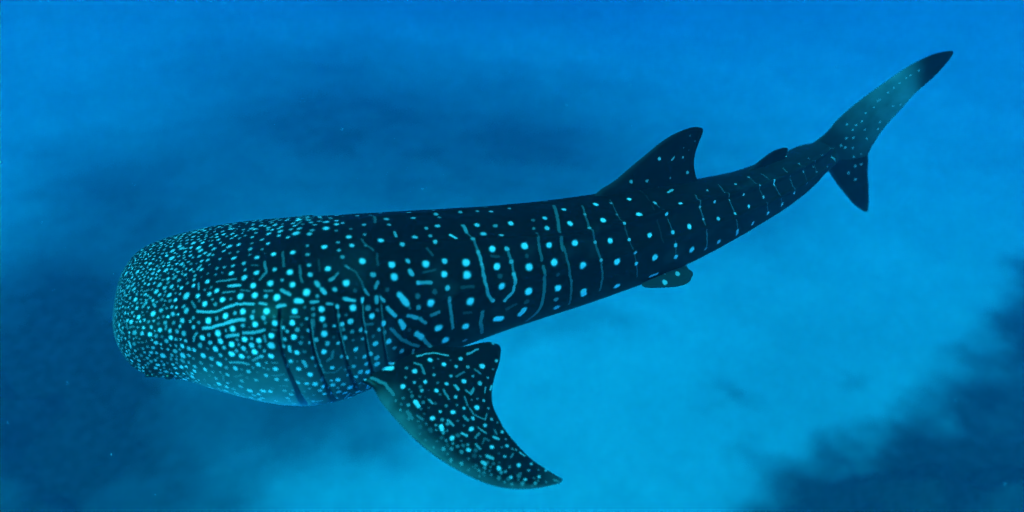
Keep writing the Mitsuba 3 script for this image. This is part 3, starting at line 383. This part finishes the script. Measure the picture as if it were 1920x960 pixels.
FIN_MARKS = {
  'pectoral_fin': [
    [10.4, 1, 0.115, 0.275, 0.12, 0.3083], [13.3, 1, 0.145, 0.6], [6.3, 0.4, 0.16, 0.6333], [10.9, 1, 0.21, 0.5583], [6.3, 0.3, 0.205, 0.6333], [8.6, 0.8, 0.25, 0.6],
    [12.6, 0.9, 0.225, 0.6833], [8.6, 0.7, 0.28, 0.6833], [14.1, 1, 0.315, 0.8167], [8, 0.8, 0.23, 0.9833], [8.7, 0.9, 0.325, 0.9667], [6.3, 0.5, 0.37, 0.9417],
    [13.1, 1, 0.165, 0.375], [8.5, 0.7, 0.235, 0.425], [6.2, 0.3, 0.2, 0.4833], [7.7, 0.8, 0.28, 0.525], [7.8, 0.6, 0.34, 0.7167], [7, 0.6, 0.135, 0.375],
    [12.3, 1, 0.34, 0.625], [10.8, 0.8, 0.41, 0.8], [7, 0.7, 0.41, 0.9], [6.9, 0.5, 0.175, 0.2667], [8.4, 0.7, 0.22, 0.275], [3.8, 0.3, 0.215, 0.325],
    [10, 1, 0.245, 0.3333], [9.2, 0.9, 0.305, 0.475], [6.1, 0.5, 0.28, 0.4083], [12.9, 1, 0.21, 0.1917], [6.8, 0.4, 0.255, 0.2083], [9.1, 0.8, 0.275, 0.275],
    [4.6, 0.3, 0.29, 0.325], [10.6, 1, 0.31, 0.375], [9.1, 0.9, 0.395, 0.5167], [12.8, 1, 0.535, 0.7333], [6.1, 0.4, 0.47, 0.6833], [6.1, 0.5, 0.49, 0.7583],
    [7.6, 0.8, 0.53, 0.85], [6, 0.2, 0.31, 0.275], [6.1, 0.5, 0.335, 0.3917], [6.8, 0.6, 0.405, 0.4], [6, 0.6, 0.435, 0.5], [9, 0.9, 0.48, 0.5667],
    [6.8, 0.7, 0.615, 0.9], [9, 0.4, 0.26, 0.1333], [10.5, 0.4, 0.22, 0.1], [8.9, 0.35, 0.28, 0.0917], [5.2, 0.4, 0.365, 0.2583], [7.5, 0.9, 0.41, 0.325],
    [11.2, 1, 0.455, 0.4333], [8.9, 0.9, 0.565, 0.6167], [7.5, 0.8, 0.685, 0.8583], [11.9, 1, 0.415, 0.2333], [6.7, 0.3, 0.375, 0.2], [5.9, 0.4, 0.51, 0.4417],
    [5.9, 0.4, 0.555, 0.475], [11.8, 1, 0.605, 0.5167], [10.4, 0.9, 0.67, 0.7083], [4.5, 0.7, 0.725, 0.9333], [8.1, 0.9, 0.77, 0.9083], [5.9, 0.5, 0.51, 0.2833],
    [13.2, 0.3, 0.41, 0.1], [14.6, 0.3, 0.45, 0.15], [10.2, 0.3, 0.515, 0.1833], [12.4, 1, 0.555, 0.2667], [5.8, 0.4, 0.6, 0.3167], [8.8, 0.9, 0.815, 0.7917],
    [5.1, 0.6, 0.8, 0.875], [8.7, 0.5, 0.6, 0.2333], [10.9, 1, 0.655, 0.2833], [8.7, 0.3, 0.56, 0.1667], [10.2, 1, 0.75, 0.55], [5.1, 0.5, 0.795, 0.6833],
    [11.5, 0.25, 0.69, 0.2667], [7.2, 0.8, 0.82, 0.575], [5.8, 0.3, 0.79, 0.55], [6.6, 0.5, 0.84, 0.8167], [5.7, 0.4, 0.775, 0.2667], [10.7, 0.9, 0.81, 0.3083],
    [10.8, 1, 0.88, 0.5833], [7.2, 0.5, 0.85, 0.4417], [6.5, 0.3, 0.805, 0.4167], [7.2, 0.6, 0.915, 0.575], [6.4, 0.4, 0.89, 0.4], [8.5, 0.8, 0.91, 0.275],
    [8.5, 0.8, 0.865, 0.2333], [8.6, 0.9, 0.95, 0.5], [7.2, 0.8, 0.92, 0.8417], [6.5, 0.8, 0.965, 0.925], [5.7, 0.5, 0.945, 0.775], [5.7, 0.4, 0.935, 0.3667],
    [5.7, 0.5, 0.97, 0.2833], [5.7, 0.4, 0.89, 0.2167], [5.1, 0.6, 0.855, 0.875], [10.8, 1, 0.115, 0.275, 0.12, 0.2917], [6.9, 0.8, 0.335, 0.5417, 0.365, 0.5583], [4.6, 0.9, 0.48, 0.975, 0.5, 0.9667],
    [3.8, 0.6, 0.46, 0.8833, 0.49, 0.875], [10.5, 1, 0.305, 0.1917, 0.33, 0.1917], [6, 0.7, 0.33, 0.2917, 0.355, 0.3], [6, 0.6, 0.515, 0.5333, 0.55, 0.55], [7.4, 0.4, 0.365, 0.1417, 0.39, 0.1583], [10.4, 0.4, 0.325, 0.1, 0.36, 0.0917],
    [5.9, 0.7, 0.47, 0.35, 0.51, 0.3667], [9.6, 1, 0.47, 0.2583, 0.485, 0.2417], [6.6, 0.8, 0.575, 0.3917, 0.61, 0.4083], [5.9, 0.5, 0.655, 0.475, 0.66, 0.5583], [5.9, 0.8, 0.74, 0.7083, 0.765, 0.75], [6.5, 0.6, 0.675, 0.4083, 0.7, 0.4],
    [7.9, 0.7, 0.74, 0.375, 0.77, 0.4083], [8.6, 0.8, 0.735, 0.2583, 0.75, 0.2583], [3.6, 0.8, 0.87, 0.9, 0.895, 0.925], [4.3, 0.6, 0.985, 0.5333, 0.995, 0.4083], [5.5, 0.75, 0.115, 0.6333, 0.115, 0.7, 0.12, 0.7917, 0.165, 0.7167], [7.1, 0.7, 0.22, 0.7583, 0.22, 0.8583],
    [6.2, 0.55, 0.13, 0.4917, 0.15, 0.4833, 0.205, 0.3917], [5.4, 0.4, 0.295, 0.5667, 0.295, 0.6417], [5.5, 0.45, 0.31, 0.7417, 0.35, 0.8], [6.1, 0.6, 0.395, 0.6333, 0.435, 0.6833, 0.415, 0.725], [4.6, 0.6, 0.325, 0.4333, 0.385, 0.45], [3.4, 0.55, 0.42, 0.6, 0.48, 0.6167, 0.555, 0.6583, 0.65, 0.7667, 0.63, 0.8417],
    [3.7, 0.6, 0.635, 0.6, 0.695, 0.6417], [5.1, 0.35, 0.7, 0.4833, 0.7, 0.5667, 0.725, 0.6], [9.1, 0.45, 0.12, 0.075, 0.15, 0.1, 0.22, 0.1], [4.4, 0.5, 0.73, 0.8, 0.745, 0.7833], [4.3, 0.5, 0.845, 0.65, 0.845, 0.7333], [4.3, 0.35, 0.705, 0.125, 0.765, 0.0917],
],
  'pelvic_fin': [
    [17.8, 0.8, 0.555, 0.325], [16.7, 0.8, 0.295, 0.7167],
],
  'dorsal_fin': [
    [11.4, 0.8, 0.53, 0.325], [7.7, 0.7, 0.535, 0.7667], [9.1, 0.7, 0.37, 0.8917], [7.7, 0.4, 0.325, 0.6583], [9, 0.7, 0.205, 0.6333], [10.2, 0.6, 0.3, 0.375],
    [11.3, 0.7, 0.3, 0.1917], [6.4, 0.3, 0.815, 0.5917], [6.5, 0.3, 0.74, 0.8667], [5.1, 0.3, 0.655, 0.6583], [5.2, 0.25, 0.625, 0.8167], [6.4, 0.6, 0.515, 0.5667, 0.545, 0.5833],
],
  'upper_tail_lobe': [
    [8.7, 0.75, 0.16, 0.35], [9.5, 0.8, 0.175, 0.4417], [8.7, 0.8, 0.215, 0.3417], [8.7, 0.8, 0.255, 0.4583], [8.6, 0.75, 0.27, 0.175], [8.6, 0.75, 0.315, 0.3333],
    [8.6, 0.75, 0.28, 0.3417], [8.6, 0.75, 0.36, 0.375], [8.7, 0.75, 0.345, 0.5667], [8.8, 0.75, 0.325, 0.7583], [8.9, 0.75, 0.19, 0.7083], [8.8, 0.75, 0.215, 0.575],
    [8.7, 0.75, 0.425, 0.8583], [8.6, 0.75, 0.46, 0.7667], [8.3, 0.75, 0.815, 0.325], [8.4, 0.75, 0.76, 0.3], [8.4, 0.75, 0.73, 0.2833], [8.4, 0.75, 0.685, 0.2917],
    [8.4, 0.75, 0.64, 0.275], [8.4, 0.75, 0.595, 0.2833], [8.5, 0.75, 0.47, 0.3333], [8.5, 0.75, 0.405, 0.3], [8.6, 0.75, 0.58, 0.725], [8.6, 0.75, 0.625, 0.875],
    [8.7, 0.75, 0.46, 0.775], [8.7, 0.75, 0.425, 0.8583], [8.7, 0.75, 0.345, 0.5667], [8.8, 0.75, 0.325, 0.7583], [8.5, 0.6, 0.51, 0.275, 0.53, 0.2833], [8.5, 0.3, 0.585, 0.4667, 0.57, 0.6167],
    [8.6, 0.25, 0.475, 0.4, 0.465, 0.6],
],
  'lower_tail_lobe': [
    [8.9, 0.75, 0.205, 0.9333], [9, 0.75, 0.325, 0.625], [9, 0.75, 0.335, 0.8], [9, 0.75, 0.365, 0.425], [9.1, 0.75, 0.46, 0.5667],
],
}
caps = []          # p0, p1, radius, paleness


def lay(points, r, b):
    points = list(points)
    if len(points) == 1:
        caps.append((points[0], points[0] + 1e-5, r, b))
    for p, q in zip(points[:-1], points[1:]):
        k = max(1, int(np.ceil(np.linalg.norm(q - p) / .07)))
        for i in range(k):
            caps.append((p + (q - p) * i / k, p + (q - p) * (i + 1) / k, r, b))


def on_body(pairs, mirror=1):
    """Points on the skin, sampled along the polyline through the (s, th) pairs."""
    pairs = np.array(pairs)
    if len(pairs) > 1:
        w = np.arange(len(pairs))
        f = np.linspace(0, len(pairs) - 1, 3 * (len(pairs) - 1) + 1)
        pairs = np.stack([np.interp(f, w, pairs[:, 0]), np.interp(f, w, pairs[:, 1])], -1)
    return body_point(pairs[:, 0], pairs[:, 1] * mirror)


rng = np.random.default_rng(4)
placed = []
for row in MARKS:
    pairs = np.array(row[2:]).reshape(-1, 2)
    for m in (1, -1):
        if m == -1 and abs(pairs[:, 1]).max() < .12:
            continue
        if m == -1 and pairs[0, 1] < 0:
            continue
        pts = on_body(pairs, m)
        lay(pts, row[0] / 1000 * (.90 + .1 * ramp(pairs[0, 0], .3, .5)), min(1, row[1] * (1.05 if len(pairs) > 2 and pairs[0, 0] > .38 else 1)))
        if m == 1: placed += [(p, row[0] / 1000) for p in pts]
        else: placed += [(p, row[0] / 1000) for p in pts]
# the small crowded spots of snout, crown and cheeks: thrown at random, kept apart
tree = cKDTree(np.array([p for p, r in placed]))
pr = np.array([r for p, r in placed])
cand_s = np.r_[.003 + .157 * rng.random(60000), .15 + .22 * rng.random(9000)]
cand_t = np.pi * (2 * rng.random(len(cand_s)) - 1)
order = rng.permutation(len(cand_s))
cand_s, cand_t = cand_s[order], cand_t[order]
at = body_point(cand_s, cand_t)
a = np.abs(cand_t)
ok = (a < 2.35 + .1 * np.sin(cand_s * 60))
ok &= (cand_s < .115 + .06 * rng.random(len(a))) | ((cand_t < .10) & (rng.random(len(a)) < .5)) | (a > 1.75)
size = (.0064 + .0072 * np.clip(cand_s / .2, 0, 1)) * np.exp(.24 * rng.standard_normal(len(a)))
dist, near = tree.query(at)
ok &= dist > pr[near] + size * 1.5 + .003
cell, gap = {}, .03
for i in np.nonzero(ok)[0]:
    k = tuple(np.floor(at[i] / gap).astype(int))
    if any(np.linalg.norm(at[i] - at[j]) < 1.28 * (size[i] + size[j]) + .0045 + .02 * ramp(cand_s[i], .10, .2) * (a[i] < 1)
           for dx in (-1, 0, 1) for dy in (-1, 0, 1) for dz in (-1, 0, 1) for j in cell.get((k[0] + dx, k[1] + dy, k[2] + dz), ())):
        continue
    cell.setdefault(k, []).append(i)
    p = at[i]
    b = np.clip(.52 + 28 * size[i] + .14 * rng.standard_normal(), .35, 1) * (1 - .35 * ramp(cand_s[i], .03, .0))
    if rng.random() < .08:          # some are short dashes
        q = body_point(cand_s[i] + rng.normal() * .004, cand_t[i] + rng.normal() * .035)
        lay([p, q], size[i] * .72, b * .85)
    else:
        lay([p], size[i], b)
for name, rows in FIN_MARKS.items():
    for row in rows:
        pairs = np.array(row[2:]).reshape(-1, 2)
        for fin in [name] + [k for k in (name + '_right',) if k in FINS]:
            for side in (1, -1):
                if side == 1 and fin.startswith('p'): continue
                lay(list(fin_point(fin, pairs[:, 0], pairs[:, 1], float(side))), row[0] / 1000, row[1])
spots = []
for i in range(400):                   # faint small spots towards the leading edges of the paddles
    t, c, r = rng.uniform(.2, .95), rng.uniform(.05, .34), rng.uniform(.006, .011)
    if all(np.hypot(1.1 * (t - a), .45 * (c - b)) > 1.3 * (r + q) + .006 for a, b, q in spots) and \
       all(np.hypot(1.1 * (t - w[2]), .45 * (c - w[3])) > 1.3 * (r + w[0] / 1000) for w in FIN_MARKS['pectoral_fin']):
        spots.append((t, c, r))
        b = rng.uniform(.32, .62)
        for fin in ('pectoral_fin', 'pectoral_fin_right'):
            lay([fin_point(fin, np.array(t), np.array(c), np.array(-1.0))], r, b)
print('marks', len(caps))

# the marks sorted into small cells of space, so that a point of the skin finds those near it
c0, c1 = np.array([c[0] for c in caps]), np.array([c[1] for c in caps])
cr, cb = np.array([c[2] for c in caps]) * 1.12, np.array([c[3] for c in caps])
CELL = .045
lo = body_v.min(0) - .1
dims = np.ceil((body_v.max(0) + .1 - lo) / CELL).astype(int)
cells = {}
for i in range(len(caps)):
    reach = cr[i] * 1.45 + .006
    i0 = np.floor((np.minimum(c0[i], c1[i]) - reach - lo) / CELL).astype(int)
    i1 = np.floor((np.maximum(c0[i], c1[i]) + reach - lo) / CELL).astype(int)
    for ix in range(i0[0], i1[0] + 1):
        for iy in range(i0[1], i1[1] + 1):
            for iz in range(i0[2], i1[2] + 1):
                mid = lo + (np.array([ix, iy, iz]) + .5) * CELL
                d = c1[i] - c0[i]
                t = np.clip((mid - c0[i]) @ d / (d @ d), 0, 1)
                if np.linalg.norm(np.maximum(np.abs(mid - c0[i] - t * d) - CELL / 2, 0)) < reach:
                    cells.setdefault((ix * dims[1] + iy) * dims[2] + iz, []).append(i)
K = max(map(len, cells.values()))
start, flat = np.zeros(int(np.prod(dims)), np.int32), [len(caps)] * 1
slot = 1
table = [np.full(K, len(caps))]
for k, ids in cells.items():
    ids = sorted(ids, key=lambda i: -cb[i])
    table.append(np.array(ids + [len(caps)] * (K - len(ids))))
    start[k] = slot
    slot += 1
print('cells', slot, 'K', K)
d = c1 - c0
PACK_A = mi.Float(np.vstack([np.c_[c0, cr], [[0, 0, 0, 1e-6]]]).astype(np.float32).ravel())
PACK_B = mi.Float(np.vstack([np.c_[d, cb], [[1e-5, 0, 0, 0]]]).astype(np.float32).ravel())
START = mi.UInt32(start.astype(np.uint32))
TABLE = mi.UInt32(np.array(table).astype(np.uint32).ravel())
DIMS, LO = [int(x) for x in dims], [float(x) for x in lo]


def pale_marks(p):
    """Paleness from 0 to 1 of the skin's marks at p."""
    q = mi.Point3f(p.x + .007 * (mikit.noise(p.x * 45, p.y * 45, p.z * 45) - .5), p.y + .007 * (mikit.noise(p.x * 45 + 9, p.y * 45, p.z * 45) - .5), p.z + .007 * (mikit.noise(p.x * 45, p.y * 45 + 5, p.z * 45) - .5))
    ix, iy, iz = (mi.UInt32(dr.clip((v - l) / CELL, 0, m - 1)) for v, l, m in zip((q.x, q.y, q.z), LO, DIMS))
    base = dr.gather(mi.UInt32, START, (ix * DIMS[1] + iy) * DIMS[2] + iz) * K
    best = mi.Float(0)
    for k in range(K):
        i = dr.gather(mi.UInt32, TABLE, base + k) * 4
        ax, ay, az, r = (dr.gather(mi.Float, PACK_A, i + c) for c in range(4))
        dx, dy, dz, b = (dr.gather(mi.Float, PACK_B, i + c) for c in range(4))
        wx, wy, wz = q.x - ax, q.y - ay, q.z - az
        t = dr.clip((wx * dx + wy * dy + wz * dz) / dr.maximum(dx * dx + dy * dy + dz * dz, 1e-12), 0, 1)
        wx, wy, wz = wx - t * dx, wy - t * dy, wz - t * dz
        dist = dr.sqrt(wx * wx + wy * wy + wz * wz)
        best = dr.maximum(best, b * (1 - mikit.smoothstep(r * .55, r * 1.4, dist)))
    return best


def skin_colour(p, nn, uv):
    S = mikit.smoothstep
    s, a = uv.x, uv.y * math.pi
    grain = mikit.fbm(p.x * 9, p.y * 9, p.z * 9, 4)
    blotch = mikit.fbm(p.x * 2.3, p.y * 2.3, p.z * 2.3, 3)
    # body: dark back, paler cheek and gill covers, white throat and belly
    head = 1 - S(.26, .42, s)
    cheek = S(1.25, 2.1, a) * S(.06, .2, s) * (1 - S(.27, .31, s)) * .23 + S(1.2, 1.9, a) * S(.27, .3, s) * (1 - S(.375, .40, s)) * .05
    throat = S(1.85, 2.3, a) * (1 - S(.27, .33, s)) * .34 * S(.03, .09, s) + S(2.45, 2.9, a) * .40 * S(.03, .1, s)
    rim = (1 - S(.0, .022, s)) * .12
    crown = (1 - S(.02, .16, s)) * .010
    base = .0015 + .004 * blotch * grain * 2 + .016 * S(.55, .8, mikit.fbm(p.x * 5 + 3, p.y * 5, p.z * 5, 3)) * S(.2, .4, s) + cheek * (.6 + .8 * grain) + throat + rim * grain * 1.6 + crown + .018 * S(.6, 1.0, s)  # last term pales the skin tailward, standing in for haze over distance
    # fins
    f = dr.floor(uv.x / 10 + .001)
    t, c = uv.x - 10 * f, uv.y
    pect = (1 - S(.03, .22, c + .14 * (blotch - .5))) * .07 * (.35 + 1.3 * mikit.noise(p.x * 14, p.y * 14, p.z * 14) * grain * 2) * S(.14, .2, t) + S(.93, 1.0, t) * .04
    tail = S(.30, .66, t + .1 * (blotch - .5)) * (1 - S(.70, .86, t + .12 * (grain - .5))) * .10 * (.6 + .8 * grain) + (.014 + .056 * S(.12, .42, t + .12 * (blotch - .5))) * (.5 + grain) * (1 - S(.72, .9, t))  # pale mid-lobe, plus an overall lift painted in for distance haze
    other = (1 - S(.0, .12, c)) * .02
    fin = .002 + .004 * grain + dr.select(dr.abs(f - FIN_ID['pectoral_fin']) < .5, pect, dr.select(dr.abs(f - FIN_ID['upper_tail_lobe']) < .5, tail, dr.select(dr.abs(f - FIN_ID['pelvic_fin']) < .5, .03, other)))
    base = dr.select(f > .5, fin, base)
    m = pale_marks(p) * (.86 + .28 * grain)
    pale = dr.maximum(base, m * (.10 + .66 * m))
    return mi.Color3f(pale * .94, pale * .90, pale * 1.06)


scene['shark_skin'] = {'type': 'principled', 'base_color': mikit.proc(skin_colour), 'roughness': .55, 'specular': .06, 'clearcoat': .12, 'clearcoat_gloss': .7}
scene['whale_shark__body'] = mikit.ply((body_v, body_f), 'shark_skin', smooth=True, uv=body_uv)
labels['whale_shark'] = {'label': 'huge dark whale shark with pale spots and stripes swimming towards the left', 'category': 'whale shark'}
scene['eye_dark'] = {'type': 'roughplastic', 'diffuse_reflectance': rgb(.004), 'alpha': .12}
for i, sgn in enumerate((1, -1)):
    sfx = '' if i == 0 else '_001'
    p, t, left, up = body_frame(np.array(.080))
    c = body_point(np.array(.080), np.array(1.82 * sgn))
    eye = trimesh.creation.icosphere(3, 1.0)
    out = (c - p) / np.linalg.norm(c - p)
    v = eye.vertices * [.026, .019, .019]
    third = np.cross(t, out)
    eye.vertices = c + v[:, :1] * t + v[:, 1:2] * out + v[:, 2:] * third
    scene['whale_shark__eye' + sfx] = mikit.ply(eye, 'eye_dark', smooth=True)
    c = body_point(np.array(.043), np.array(1.90 * sgn))
    nose = trimesh.creation.icosphere(3, 1.0)
    v = nose.vertices * [.022, .010, .012]
    nose.vertices = c + v[:, :1] * t + v[:, 1:2] * out + v[:, 2:] * third
    scene['whale_shark__nostril' + sfx] = mikit.ply(nose, 'eye_dark', smooth=True)

# ------------------------------------------------------------------ specks drifting in the water
rng = np.random.default_rng(21)
specks = []
for i in range(260):
    c = np.array([rng.uniform(-6, 6), rng.uniform(1.5, 11), rng.uniform(5.5, 11.8)])
    m = trimesh.creation.icosphere(1, 1.0)
    m.vertices = m.vertices * rng.uniform(.5, 1.5, 3) * rng.uniform(.002, .006) + c
    specks.append(m)
scene['speck_mat'] = {'type': 'diffuse', 'reflectance': rgb(.6)}
scene['drifting_specks'] = mikit.ply(trimesh.util.concatenate(specks), 'speck_mat', smooth=True)
tag('drifting_specks', 'tiny pale specks drifting in the open water', 'plankton', kind='stuff')
